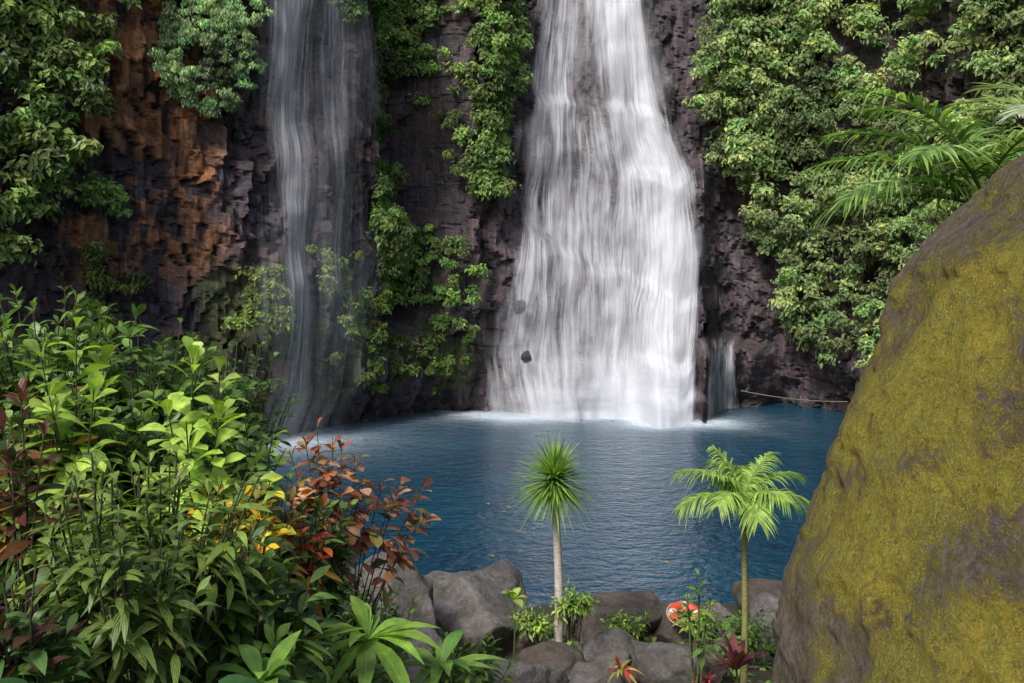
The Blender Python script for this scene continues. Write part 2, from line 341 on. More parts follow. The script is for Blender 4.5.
# ---------------------------------------------------------------- ground
def ground(X,Y):
    z=np.interp(Y,[-40,0,4,8,12,16,19.5,21.5,26],[7,5.2,4.3,2.7,1.5,.75,.05,-.6,-3])
    dr=X-(.34*Y+1);dl=-X-(.26*Y+.3)
    z=np.maximum(z,np.clip(-1+.8*dr,-3,7));z=np.maximum(z,np.clip(-1+.8*dl,-3,5.5))
    return z+.35*(fbm(X/2,Y/2,0*X,4,100)-.5)+.12*(fbm(X/.4,Y/.4,0*X,2,101)-.5)
gx=np.concatenate([np.linspace(-80,-13,50),np.linspace(-12.7,13,200),np.linspace(13.3,80,50)])
gy=np.concatenate([np.linspace(-60,-1,50),np.linspace(-.8,25,190),np.linspace(25.5,90,80)])
GX,GY=np.meshgrid(gx,gy,indexing='ij');GZ=ground(GX,GY)
b=B();b.add(np.stack([GX,GY,GZ],-1).reshape(-1,3),gridF(len(gx),len(gy)),(.05,.05,.03));b.build('ground',[soilmat()])
# ---------------------------------------------------------------- water
wx_=np.linspace(-30,30,220);wy=np.linspace(17,50,240);WX,WY=np.meshgrid(wx_,wy,indexing='ij')
bx=np.linspace(-1.8,8.4,60);by=np.array([cpt(np.array([q]),np.array([0.]),1.)[0,1] for q in bx])
d=np.full(WX.shape,99.)
for q,r in zip(bx,by): d=np.minimum(d,np.hypot((WX-q),(WY-r)))
vx=cpt(np.array([-8.4]),np.array([0.]),1.2)[0]
dv=np.hypot(WX-vx[0],WY-vx[1])
wob=fbm(WX/1.5,WY/1.5,0*WX,4,120)
foam=1.0*np.exp(-(d/(.7+1.2*wob))**1.5)+.15*np.exp(-d/2.5)+.8*np.exp(-(dv/(1.5+wob))**1.5)+.32*np.exp(-dv/3.5)
b=B();b.add(np.stack([WX,WY,0*WX],-1).reshape(-1,3),gridF(220,240),(0,0,0));b.build('pool_water',[watermat()],attrs={'foam':np.clip(foam,0,1).ravel()})
# ---------------------------------------------------------------- leaves
def diamonds(bb,Pp,Dd,Nn,L,W,col,mi=0):
    n=len(Pp);Dd=nrm(Dd);S=nrm(np.cross(Dd,Nn));Nr=np.cross(S,Dd)
    L=L[:,None];W=W[:,None]
    v=np.stack([Pp,Pp+Dd*L*.42-S*W*.5+Nr*W*.18,Pp+Dd*L-Nr*L*.15,Pp+Dd*L*.42+S*W*.5+Nr*W*.18],1)
    i=np.arange(n)[:,None]*4
    U=np.tile(np.array([[.5,0],[0,.45],[.5,1],[1,.45]]),(n,1))
    bb.add(v.reshape(-1,3),[np.hstack([i,i+3,i+2]),np.hstack([i,i+2,i+1])],np.repeat(col,4,0),U,mi)
def clumps(bb,cen,rad,n,L,col,squash=.8,droop=.3,out=None):
    m=len(cen);idx=np.repeat(np.arange(m),n);k=len(idx)
    d=nrm(rng.normal(size=(k,3)));d[:,2]=np.where(d[:,2]<-.35,-d[:,2],d[:,2])
    if out is not None:
        o=out[idx];dt=(d*o).sum(1,keepdims=True);d=np.where(dt<-.1,d-2*dt*o,d)
    r=rad[idx]*(rng.random(k)**.4)*(.75+.5*rng.random(k))
    Pp=cen[idx]+d*r[:,None]*np.array([1,1,squash])
    nn=nrm(d+np.array([0,-.45,.6])+rng.normal(size=(k,3))*.45)
    dd=np.cross(nn,rng.normal(size=(k,3)));dd=nrm(dd)+np.array([0,0,-droop])
    LL=L*(.6+.8*rng.random(k))
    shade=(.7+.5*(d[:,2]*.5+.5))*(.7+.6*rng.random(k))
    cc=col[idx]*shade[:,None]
    yl=rng.random(k)<.09;cc[yl]*=np.array([1.7,1.45,.9])
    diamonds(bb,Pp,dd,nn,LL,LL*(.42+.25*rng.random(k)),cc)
def inpoly(x,z,poly):
    poly=np.array(poly);r=np.zeros(len(x),bool);j=len(poly)-1
    for i in range(len(poly)):
        xi,zi=poly[i];xj,zj=poly[j]
        c=((zi>z)!=(zj>z))&(x<(xj-xi)*(z-zi)/(zj-zi+1e-9)+xi);r^=c;j=i
    return r
def cliffveg(name,poly,ncl,rad,nl,L,col,thick=.8,thresh=.35,droop=.35,fs=1.5,seed=0):
    p=np.array(poly);x=rng.uniform(p[:,0].min()-.4,p[:,0].max()+.4,ncl*6);z=rng.uniform(p[:,1].min()-.4,p[:,1].max()+.4,ncl*6)
    jx=1.0*(fbm(x/.9,z/.9,0*x,3,200+seed)-.5);jz=1.6*(fbm(x/.9,z/.9,0*x,3,210+seed)-.5)
    m=inpoly(x+jx,z+jz,poly)&(fbm(x/fs,z/fs,0*x,3,220+seed)>thresh)
    x=x[m][:ncl];z=z[m][:ncl]
    th=thick*(.2+1.3*fbm(x/1.4,z/1.4,0*x,3,230+seed)*rng.random(len(x)))
    cen=cpt(x,z,.25+th)
    y,nx,ny=pathX(x);out=np.stack([nx,ny,0*x],-1)
    r=rad*(.6+.8*rng.random(len(x)))
    t=fbm(x/1.1,z/1.1,0*x,3,240+seed)
    cl=np.array(col)[None]*((.6+1.0*ss(.3,.7,t)[:,None])*(.75+.5*rng.random((len(x),1))))
    cl=cl*(1+ (rng.random((len(x),1))-.5)*np.array([[.5,.1,.3]]))
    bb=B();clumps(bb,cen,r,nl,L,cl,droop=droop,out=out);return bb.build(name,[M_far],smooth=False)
K=np.array([1.5,1.43,2.2])
G1=tuple(K*(.10,.165,.032));G2=tuple(K*(.125,.2,.065));G3=tuple(K*(.09,.16,.03))
cliffveg('hanging_tree_foliage',[(-21,20),(-14.2,20),(-14.1,14),(-14.3,12),(-14.8,10),(-15.2,8.4),(-16.2,7.2),(-21,6)],560,.5,50,.26,tuple(K*(.115,.185,.035)),thick=2.0,thresh=.33,seed=1)
cliffveg('hanging_vines',[(-12.6,20),(-9.3,20),(-9.6,13.6),(-10.2,12.4),(-10.9,11.9),(-11.7,12.5),(-12.4,12.3)],640,.22,54,.13,G2,thick=.8,thresh=.2,droop=1.4,seed=2)
cliffveg('hanging_vines',[(-13.9,20),(-12.6,20),(-12.7,15.2),(-13.4,15.6)],40,.35,40,.22,G3,thick=1.,thresh=.3,seed=3)
cliffveg('cliff_shrubs',[(-7.9,20),(0.1,20),(-.1,15.6),(-.9,13.3),(-1.4,11),(-1.9,9.2),(-2.6,9.2),(-3.1,12.5),(-3.4,15.2),(-4.6,14.6),(-6,16),(-7.5,16.4)],640,.4,54,.2,tuple(K*(.095,.16,.03)),thick=1.1,thresh=.27,seed=4)
cliffveg('cliff_vines',[(-5.3,16.2),(-4.5,15.5),(-4.2,11),(-3.9,8.6),(-2.8,8.2),(-2.7,5),(-3.2,3.8),(-4.5,4.1),(-5.7,6),(-6.2,8.2),(-5.2,10.8)],350,.36,50,.19,tuple(K*(.09,.16,.028)),thick=1.3,thresh=.32,droop=.6,seed=5)
cliffveg('cliff_forest_foliage',[(10.4,21),(9.7,18.4),(8.6,16),(8.5,13),(9.4,11.4),(10.4,10.3),(11.7,9.5),(11.4,8),(12.2,6.3),(12.8,5),(13.6,2.8),(15,2.3),(24,.5),(30,1),(30,21)],2600,.5,56,.22,tuple(K*(.125,.185,.048)),thick=1.8,thresh=.31,fs=1.8,seed=6)
cliffveg('cliff_moss_plants',[(-14.5,7),(-9.2,6.4),(-9,4.2),(-14.5,3.8)],150,.3,38,.18,(.13,.18,.04),thick=.5,thresh=.44,seed=7)
cliffveg('cliff_moss_plants',[(-8,7),(-5.8,7.2),(-5.6,2.2),(-7.6,1.8)],90,.28,38,.18,(.13,.19,.04),thick=.4,thresh=.5,seed=8)
cliffveg('cliff_moss_plants',[(-5.8,3.6),(-2.6,3.8),(-2.8,1.5),(-5.8,1.2)],60,.24,34,.18,(.1,.16,.035),thick=.3,thresh=.44,seed=9)
cliffveg('fern_clump',[(-14.3,9.4),(-13.4,9.4),(-13.4,8.2),(-14.3,8.2)],26,.3,40,.2,(.12,.22,.06),thick=.6,thresh=.0,seed=10)
x=rng.uniform(-34,34,420);y,nx,ny=pathX(x);o=-rng.uniform(-1.2,7,420)
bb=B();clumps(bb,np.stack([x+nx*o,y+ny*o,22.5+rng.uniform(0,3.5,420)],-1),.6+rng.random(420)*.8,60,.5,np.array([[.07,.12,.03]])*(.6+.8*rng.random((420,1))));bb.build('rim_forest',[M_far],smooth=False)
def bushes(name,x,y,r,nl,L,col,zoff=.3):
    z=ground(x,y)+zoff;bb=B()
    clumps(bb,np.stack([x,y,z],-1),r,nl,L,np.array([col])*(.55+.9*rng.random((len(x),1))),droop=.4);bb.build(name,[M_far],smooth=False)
n=170;yy=rng.uniform(12,33,n);xx=-(.26*yy+.6+rng.uniform(.6,5,n));bushes('shore_shrubs',xx,yy,.35+.4*rng.random(n),60,.28,(.07,.12,.03),.5)
n=200;yy=rng.uniform(9,38,n);xx=(.34*yy+1)+rng.uniform(1.6,7,n);bushes('shore_shrubs',xx,yy,.4+.5*rng.random(n),60,.28,(.075,.13,.03),.6)
# ---------------------------------------------------------------- detailed leaves
PROF={'lance':[.06,.42,.82,1,.85,.5,.03],'obov':[.06,.25,.5,.8,1,.85,.05],'sword':[.6,.95,1,.9,.7,.4,.02],'heart':[.75,1,.97,.85,.62,.34,.02]}
def leaves(bb,Pp,Dd,Uu,L,W,droop,col,shape='lance',fold=.25,mi=0):
    Pp=np.atleast_2d(Pp);n=len(Pp);Dd=nrm(np.atleast_2d(Dd));Uu=np.broadcast_to(Uu,(n,3))
    S=np.cross(Dd,Uu);bad=np.linalg.norm(S,axis=1)<.05;S[bad]=np.cross(Dd[bad],[1,.2,0]);S=nrm(S);Nr=np.cross(S,Dd)
    L=np.broadcast_to(L,n)[:,None,None];W=np.broadcast_to(W,n)[:,None,None];droop=np.broadcast_to(droop,n)[:,None,None]
    pr=np.array(PROF[shape]);k=len(pr);t=np.linspace(0,1,k)[None,:,None]
    c=Pp[:,None]+L*(Dd[:,None]*t+np.array([0,0,-1.])*droop*t**2)
    w=W*.5*pr[None,:,None]
    v=np.stack([c-S[:,None]*w+Nr[:,None]*w*fold,c,c+S[:,None]*w+Nr[:,None]*w*fold],2)
    f=[]
    for i in range(k-1):
        for j in (0,1):
            a=i*3+j;f.append((a,a+1,a+4,a+3))
    f=np.array(f)[None]+(np.arange(n)*k*3)[:,None,None]
    U=np.zeros((n,k,3,2));U[...,0]=np.array([0,.5,1]);U[...,1]=t[0,:,0][:,None]
    col=np.broadcast_to(col,(n,3));bb.add(v.reshape(-1,3),f.reshape(-1,4),np.repeat(col,k*3,0),U.reshape(-1,2),mi)
def tube(bb,pts,r,col,mi=1,sides=6):
    pts=np.asarray(pts,float);n=len(pts);T=nrm(np.gradient(pts,axis=0));A=nrm(np.cross(T,np.array([.3,.9,.1])));Bn=np.cross(T,A)
    r=np.broadcast_to(r,n);th=np.linspace(0,2*np.pi,sides+1)
    v=pts[:,None]+r[:,None,None]*(A[:,None]*np.cos(th)[None,:,None]+Bn[:,None]*np.sin(th)[None,:,None])
    bb.add(v.reshape(-1,3),gridF(n,sides+1),col,None,mi)
def cols(n,palette,j=.3):
    p=np.array(palette);c=p[rng.integers(0,len(p),n)]
    return c*(1-j+2*j*rng.random((n,1)))
def shrub(name,base,tips,L,W,nl,palette,shape='lance',mat=None,droop=.35,stemcol=(.06,.06,.025),span=.4,fold=.25,elev=(1.0,-.1),sr=.008):
    bb=B();base=np.array(base,float)
    for tip in tips:
        tip=np.array(tip,float);b0=base+np.array([*(rng.normal(size=2)*.06),0]);mid=(b0+tip)/2+np.array([*( (b0-tip)[:2]*.15),.08])
        t=np.linspace(0,1,9)[:,None];pts=(1-t)**2*b0+2*t*(1-t)*mid+t*t*tip
        tube(bb,pts,np.linspace(sr*1.6,sr*.6,9),stemcol)
        k=nl;tt=np.sort(rng.random(k))**.8;tt=1-span*(1-tt);ax=nrm(tip-mid)
        Pq=(1-tt[:,None])**2*b0+2*tt[:,None]*(1-tt[:,None])*mid+tt[:,None]**2*tip
        ph=np.arange(k)*2.4+rng.random()*6;el=elev[1]+(elev[0]-elev[1])*((tt-(1-span))/span)**1.6+rng.normal(size=k)*.15
        a=nrm(np.cross(ax,[.2,1,.1]));c2_=np.cross(ax,a)
        rad=a[None]*np.cos(ph)[:,None]+c2_[None]*np.sin(ph)[:,None]
        D=rad*np.cos(el)[:,None]+ax[None]*np.sin(el)[:,None]
        U=nrm(ax[None]*np.cos(el)[:,None]-rad*np.sin(el)[:,None]+.2*rng.normal(size=(k,3)))
        q=.65+.5*rng.random(k);q*=1-.35*((tt-(1-span))/span)**3
        sc_=rng.uniform(.7,1.35);leaves(bb,Pq,D,U,L*q,W*q,droop*(.5+rng.random(k)),cols(k,palette)*sc_,shape,fold)
    return bb.build(name,[mat or M_leaf,M_stem])
def blobtips(c,r,n,low=-.2):
    d=nrm(rng.normal(size=(n,3)));d[:,2]=np.where(d[:,2]<low,-d[:,2],d[:,2]);d[:,1]=np.where((d[:,1]>.3)&(rng.random(n)<.6),-d[:,1],d[:,1])
    return np.array(c)+d*np.array(r)*(.5+.58*rng.random((n,1)))
DG=[(.06,.12,.035),(.075,.145,.038),(.09,.165,.04)];MG=[(.13,.235,.052),(.165,.28,.06),(.10,.19,.048)];YG=[(.31,.46,.08),(.38,.54,.1),(.27,.41,.07)]
shrub('broadleaf_shrub',(-4.1,9,3.6),blobtips((-4.15,9,5.9),(.95,.7,.85),78),.28,.1,16,MG)
shrub('broadleaf_shrub',(-3.2,8.5,3.6),blobtips((-3.1,8.6,5.75),(.8,.6,.75),62),.26,.1,16,DG+MG)
shrub('small_leaf_shrub',(-2.8,9.5,3.2),blobtips((-2.85,9.5,5.6),(.78,.6,.68),90),.17,.065,18,DG+[(.09,.18,.04)],shape='obov')
shrub('bright_leaf_shrub',(-3.0,7,4),[(-3.05,7,6.56),(-3.25,6.9,6.3),(-2.9,7.1,6.25),(-3.1,6.7,6.05),(-2.8,6.7,6.1)],.34,.14,15,YG,shape='obov',elev=(1.2,.1))
shrub('bright_leaf_shrub',(-2.2,7,4),[(-2.2,6.9,6.3),(-2.02,6.9,6.2),(-2.36,6.8,6.05),(-2.15,6.6,5.9),(-1.95,6.7,5.95)],.32,.14,15,YG,shape='obov',elev=(1.2,.1))
shrub('bright_leaf_shrub',(-1.85,7.4,4),[(-1.95,7.3,5.8),(-1.75,7.3,5.68),(-1.85,7.2,5.5)],.22,.09,12,YG,shape='obov')
shrub('bright_leaf_shrub',(-3.0,6.2,4),[(-2.95,6.0,5.65),(-2.6,6.0,5.7),(-2.45,6.0,5.5)],.25,.1,13,YG+MG,shape='obov')
shrub('understory_shrub',(-2.4,7.6,3.6),blobtips((-2.6,7.6,5.35),(.95,.5,.6),75),.26,.1,15,DG+MG)
shrub('understory_shrub',(-3.3,7.2,3.8),blobtips((-3.3,7.2,5.35),(.7,.5,.85),60),.28,.1,15,DG+MG+[(.3,.16,.05)])
shrub('variegated_shrub',(-1.95,5,3.9),blobtips((-1.98,5,5.45),(.42,.35,.6),34),.25,.055,16,[(.08,.15,.03),(.10,.18,.035)],mat=M_var,droop=.45)
shrub('variegated_shrub',(-2.0,5.6,3.9),blobtips((-1.9,5.7,5.5),(.55,.35,.5),34),.25,.055,16,[(.12,.21,.04),(.17,.26,.05)],mat=M_var,droop=.45)
shrub('ti_plant',(-2.9,6,4),[(-2.95,6,6.2),(-2.8,6,6.0),(-2.95,5.9,5.75),(-2.7,6.1,5.6),(-3.05,6,5.95)],.3,.08,17,[(.16,.045,.045),(.08,.03,.03),(.26,.12,.05),(.06,.08,.03)],elev=(1.3,.2))
shrub('croton_shrub',(-1.85,7,3.6),blobtips((-1.82,6.8,5.15),(.36,.25,.36),34),.23,.085,14,[(.5,.38,.03),(.55,.32,.03),(.38,.40,.04),(.16,.26,.03)],shape='obov')
shrub('croton_shrub',(-1.6,7.5,3.5),blobtips((-1.52,7.4,5.0),(.22,.2,.22),12),.2,.06,11,[(.5,.12,.03),(.42,.06,.04),(.1,.18,.03),(.4,.24,.03)])
shrub('copperleaf_shrub',(-1.55,9,3.0),[(-1.95,8.8,5.25),(-1.72,8.8,5.5),(-1.58,8.8,5.4),(-1.8,8.7,5.4),(-1.5,8.8,5.3),(-1.4,8.9,5.2),(-1.15,9,5.0),(-1.0,9,4.95),(-.8,9,4.9),(-1.5,8.7,4.95),(-1.3,8.9,4.75),(-1.75,8.7,5.05),(-.9,9.1,4.6),(-1.1,9,4.75),(-1.85,8.8,4.9),(-1.55,8.8,4.65),(-1.3,8.8,5.05),(-1.6,8.7,5.15),(-1.7,8.7,5.25),(-1.4,9,4.9),(-.75,9,4.7),(-.95,9,4.45)],.23,.12,15,[(.38,.14,.08),(.28,.11,.07),(.46,.23,.13),(.28,.25,.08),(.2,.09,.055),(.55,.36,.24)],span=.33,shape='obov',stemcol=(.1,.06,.04),sr=.006)
shrub('dark_leaf_shrub',(-2.15,4.5,3.9),blobtips((-2.2,4.6,5.2),(.3,.3,.45),26),.26,.07,13,DG+[(.06,.03,.02)])
shrub('understory_shrub',(-1.7,6,3.2),blobtips((-1.65,6,4.85),(.55,.45,.6),60),.26,.085,15,MG+DG)
shrub('understory_shrub',(-1.7,8.2,3.0),blobtips((-1.75,8.3,4.5),(.55,.45,.6),55),.22,.075,14,MG+DG)
shrub('understory_shrub',(-1.35,7,2.8),blobtips((-1.25,7,4.1),(.42,.4,.4),36),.2,.07,14,MG)
shrub('fern_shrub',(-2.3,8.4,3),blobtips((-2.3,8.4,4.7),(.8,.5,.6),50),.22,.07,14,DG)
def rosette(name,c,n,L,W,palette,el=(.2,1.2),droop=.5,shape='lance',fold=.2,mat=None,petiole=0.):
    bb=B();c=np.array(c,float);ph=np.arange(n)*2.4+rng.random()*6;e=rng.uniform(el[0],el[1],n)
    D=np.stack([np.cos(ph)*np.cos(e),np.sin(ph)*np.cos(e),np.sin(e)],-1);U=np.stack([-np.cos(ph)*np.sin(e),-np.sin(ph)*np.sin(e),np.cos(e)],-1)
    q=.7+.5*rng.random(n);Pq=np.tile(c,(n,1))
    g_=float(ground(np.array([c[0]]),np.array([c[1]]))[0])
    if c[2]-g_>.15: tube(bb,[(c[0],c[1],g_-.1),(c[0]+.02,c[1],(g_+c[2])/2),tuple(c)],.014,(.09,.13,.04),1,6)
    if petiole>0:
        for i in range(n):
            end=c+D[i]*petiole*q[i]*np.array([.8,.8,1]);tube(bb,[c,(c+end)/2+np.array([0,0,.03]),end],.006,(.08,.13,.03),1,5);Pq[i]=end
        D=nrm(D*np.array([1,1,.15]));U=np.array([0,0,1.])+.3*rng.normal(size=(n,3))
    leaves(bb,Pq,D,U,L*q,W*q,droop*(.5+rng.random(n)),cols(n,palette),shape,fold)
    return bb.build(name,[mat or M_leaf,M_stem])
rosette('elephant_ear_plant',(-1.5,4.3,4.72),8,.24,.17,[(.06,.16,.045),(.08,.18,.05)],petiole=.4,shape='heart',droop=.35,el=(.5,1.4))
rosette('elephant_ear_plant',(-1.95,4.2,4.7),7,.2,.14,[(.04,.11,.03)],petiole=.4,shape='heart',droop=.35,el=(.5,1.4))
rosette('peace_lily_plant',(-.95,6.6,4.46),20,.52,.12,[(.2,.36,.06),(.27,.45,.08),(.14,.27,.05)],el=(.0,1.2))
rosette('peace_lily_plant',(-1.35,6.0,4.6),18,.5,.11,[(.14,.27,.05),(.2,.35,.06)],el=(.0,1.2))
rosette('peace_lily_plant',(-.5,7.0,4.1),14,.45,.1,[(.1,.22,.04),(.18,.32,.06)],el=(.1,1.0))
rosette('peace_lily_plant',(-1.3,5.2,4.75),12,.4,.1,[(.1,.2,.04),(.16,.3,.05)],el=(.2,1.2))
# ---------------------------------------------------------------- dracaena + palms
bb=B();cx,cy=.64,14.;t=np.linspace(0,1,14)
tr=np.stack([cx-.03*t+.03*np.sin(t*4),cy+0*t,1.2+2.62*t],-1);tube(bb,tr,np.linspace(.07,.05,14),(.68,.60,.52),1,10)
n=300;el=np.sort(np.arcsin(rng.uniform(-.6,1.,n)));ph=np.arange(n)*2.4
D=np.stack([np.cos(ph)*np.cos(el),np.sin(ph)*np.cos(el),np.sin(el)],-1);U=np.stack([-np.cos(ph)*np.sin(el),-np.sin(ph)*np.sin(el),np.cos(el)],-1)
Pq=tr[-1]+np.stack([0*el,0*el,.1*el],-1)
leaves(bb,Pq,D,U,.69*(.7+.4*rng.random(n)),.036,.06+.26*rng.random(n),cols(n,[(.15,.28,.05),(.21,.36,.07),(.31,.47,.12)]),'sword',.3)
bb.build('dracaena_tree',[M_palm,M_stem])
def frond(bb,c,az,L,el,bend,nl,ll,lw,palette,vee=.35,ldroop=.35,stem=(.16,.24,.05)):
    t=np.linspace(0,1,16);e=el-bend*t
    hx=np.concatenate([[0],np.cumsum(np.cos(e[:-1]))])/15*L;hz=np.concatenate([[0],np.cumsum(np.sin(e[:-1]))])/15*L
    h=np.array([math.cos(az),math.sin(az),0]);sd=np.array([-h[1],h[0],0]);pts=np.array(c)+h*hx[:,None]+np.array([0,0,1])*hz[:,None]
    tube(bb,pts,np.linspace(.014,.004,16)*L,stem,1,5)
    tt=np.linspace(.16,.99,nl)
    for s in (-1,1):
        q=np.stack([np.interp(tt,t,pts[:,i]) for i in range(3)],-1);ei=np.interp(tt,t,e)
        T=h*np.cos(ei)[:,None]+np.array([0,0,1])*np.sin(ei)[:,None];up=-h*np.sin(ei)[:,None]+np.array([0,0,1])*np.cos(ei)[:,None]
        fw=(.45+.9*tt**2)[:,None];D=nrm(s*sd+T*fw+up*vee+rng.normal(size=(nl,3))*.09)
        ln=ll*(np.sin(np.pi*(.12+.80*tt))**.6)*(.8+.35*rng.random(nl))
        leaves(bb,q,D,nrm(up+.3*T),ln,lw,ldroop*(.6+.8*rng.random(nl)),cols(nl,palette,.2),'sword',.25)
bb=B();c=np.array([3.0,13,3.7]);t=np.linspace(0,1,12)
tube(bb,np.stack([3.0+.03*np.sin(t*3),13+0*t,1.0+2.73*t],-1),np.linspace(.05,.035,12),(.3,.3,.1),1,9)
PG=[(.31,.47,.10),(.39,.55,.14),(.24,.39,.08)]
for az,L_,el_,bd in [(.15,1.0,1.2,1.5),(2.95,1.05,1.2,1.5),(-.9,.85,1.1,1.7),(-2.2,.9,1.05,1.7),(1.3,.95,1.25,1.6),(2.1,.9,1.3,1.3),(.5,.9,1.4,1.0),(-1.5,.75,.9,1.9),(3.6,.9,1.3,1.2),(-.3,.95,.85,1.5),(3.4,.95,.8,1.5),(2.6,.9,1.45,.8)]:
    frond(bb,c,az,L_*.98,el_,bd,36,.36,.027,PG,ldroop=.7)
bb.build('young_palm',[M_palm,M_stem])
bb=B();c0=np.array([4.95,10.5,7.5])
for k,(ox,oy,h) in enumerate([(-.1,0,7.5),(.35,.3,7.7),(-.3,.4,7.2)]):
    t=np.linspace(0,1,10);tube(bb,np.stack([5.1+ox*t,10.4+oy*t,2+(h-2)*t],-1),.05,(.12,.14,.05),1,8)
PG2=[(.15,.28,.07),(.24,.38,.1),(.34,.47,.17),(.08,.17,.04)]
for az,L_,el_,bd,oz in [(3.05,1.9,.75,1.1,0),(2.7,1.8,1.0,1.2,.1),(3.5,1.8,.5,1.0,0),(2.3,1.7,1.2,1.2,.2),(3.9,1.6,.8,1.2,.1),(3.25,1.9,1.2,1.3,.2),(1.4,1.7,1.1,1.2,.2),(.4,1.7,.9,1.2,.1),(-.5,1.7,.9,1.3,0),(-1.5,1.5,1.0,1.3,.1),(2.95,1.6,.35,.8,0)]:
    frond(bb,c0+np.array([0,0,oz]),az,L_,el_,bd,38,.55,.042,PG2,ldroop=.6,vee=.5)
bb.build('areca_palm',[M_palm,M_stem])
bb=B()
for az,L_,el_,bd in [(2.75,1.0,.7,.9),(3.1,.95,.5,.7),(2.2,1.0,1.0,1.1),(3.7,.9,.6,1.1),(1.,1.0,1.1,1.2)]:
    frond(bb,(4.75,8.4,8.05),az,L_,el_,bd,30,.34,.03,[(.36,.44,.30),(.47,.52,.40),(.27,.38,.18)],ldroop=.3)  # whitish leaflet palette: the sunlit look of these fronds is put into the colour
tube(bb,[(5.0,8.6,3),(4.9,8.5,5.5),(4.75,8.4,8.05)],.05,(.12,.14,.05),1,8)
bb.build('young_palm',[M_palm,M_stem])
shrub('broadleaf_shrub',(4.2,9.3,4),blobtips((4.25,9.3,7.25),(.4,.3,.35),22),.2,.07,13,YG+MG)
# ---------------------------------------------------------------- mossy boulder
zt=np.array([1.5,3.0,4.43,4.99,5.41,5.83,6.25,6.73,7.0,7.15,7.33,7.55,7.8,8.1,8.35])
xlft=np.array([1.72,1.75,1.87,2.05,2.2,2.31,2.43,2.67,2.88,3.0,3.16,3.38,3.72,4.25,4.66])
nz_,nt_=260,320;zz=np.linspace(1.5,8.35,nz_);th=np.linspace(0,2*np.pi,nt_)
TH,ZB=np.meshgrid(th,zz,indexing='ij');CX=4.75;a=CX-np.interp(ZB,zt,np.convolve(np.pad(xlft,1,mode='edge'),[.2,.6,.2],'valid'))
bb_=2.2*(a/2.7)**.5
ct,st_=np.cos(TH),np.sin(TH);ex=.85
Xb=CX-a*np.sign(ct)*np.abs(ct)**ex;Yb=6.4+bb_*np.sign(st_)*np.abs(st_)**ex
dn=.36*(fbm(Xb/1.1,Yb/1.1,ZB/1.1,3,300)-.5)+.2*(fbm(Xb/.35,Yb/.35,ZB/.35,3,301)-.5)+.07*(fbm(Xb/.08,Yb/.08,ZB/.08,2,302)-.5)
Xb=Xb-ct*dn;Yb=Yb+st_*dn
mz=fbm(Xb/.6,Yb/.6,ZB/.45,4,305)
ang=np.where(TH>np.pi,TH-2*np.pi,TH)
rim=ss(-.2,.06,ang)*(1-ss(.9,1.4,ang))
moss=.88+1.9*(mz-.5)-.45*rim*ss(5.0,6.2,ZB)-.5*ss(-.45,-.15,ang)*(1-ss(4.7,5.4,ZB))-.3*ss(7.4,8,ZB)
diag=ZB+1.0*(ang+.4);moss-=.35*np.exp(-((diag-6.0)/.13)**2)*ss(.45,.6,mz+.05)
bb=B();bb.add(np.stack([Xb,Yb,ZB],-1).reshape(-1,3),gridF(nt_,nz_),(1,1,1))
bb.build('mossy_boulder',[mossmat()],attrs={'moss':np.clip(moss,0,1.1).ravel()})
# ---------------------------------------------------------------- river rocks
import bmesh
bm=bmesh.new();bmesh.ops.create_icosphere(bm,subdivisions=5,radius=1.);IV=np.array([v.co[:] for v in bm.verts]);IF=np.array([[v.index for v in f.verts] for f in bm.faces]);bm.free()
M_rock=rockmat()
def rock(c,r,seed,col=(.17,.15,.13),rz=0.,ang_=.5):
    V=IV.copy()
    for k in range(12):
        d_=nrm(np.random.default_rng(seed*31+k).normal(size=3));l=.55+.33*np.random.default_rng(seed*7+k).random();q=V@d_;V-=np.maximum(q-l,0)[:,None]*d_*ang_*1.85
    dn=.6*(fbm(V[:,0]*1.1+seed*5,V[:,1]*1.1,V[:,2]*1.1,3,400)-.5)+.26*(fbm(V[:,0]*3.5+seed,V[:,1]*3.5,V[:,2]*3.5,4,401)-.5)
    V=V*(1+dn)[:,None]*np.array(r)*1.08;cs,sn=math.cos(rz),math.sin(rz);V=np.stack([V[:,0]*cs-V[:,1]*sn,V[:,0]*sn+V[:,1]*cs,V[:,2]],-1)
    bb=B();bb.add(V+np.array(c),IF,col);return bb.build('rock',[M_rock])
GR=(.22,.208,.202);BR=(.16,.132,.115)
R=[((-1.9,13.6,1.82),(1.15,.85,.95),GR),((-.65,15,1.62),(1.1,.8,.66),GR),((.15,14.8,1.3),(.4,.45,.4),BR),((1.75,16.6,.88),(1.05,.65,.48),BR),((2.75,16.6,.65),(.85,.6,.45),BR),
((-.15,12.2,1.68),(.95,.65,.56),GR),((.95,12.3,1.5),(.8,.55,.38),GR),((2.0,12.6,1.7),(.6,.45,.48),GR),((.45,13.3,1.4),(.6,.45,.35),BR),((-1.1,12.4,1.6),(.7,.55,.6),GR),
((4.4,16.6,.85),(.6,.5,.5),GR),((3.8,15.8,.8),(.55,.45,.42),GR),((2.5,13.6,1.4),(.5,.45,.36),BR),((-2.6,16,1.1),(.9,.8,.7),GR),((5.2,19,.4),(.9,.7,.5),BR),((3.6,18.6,.1),(.6,.5,.35),BR),((.6,18.6,0.),(.5,.4,.3),BR),((-.6,18.4,.1),(.6,.5,.35),GR),((3.4,14.9,1.0),(.5,.45,.38),BR),((-3.4,18.5,.7),(1,.8,.7),GR),((1.3,14.2,1.25),(.6,.5,.35),GR)]
for i,(c,r,cl) in enumerate(R): rock(c,r,i+1,cl,rz=i*1.3)
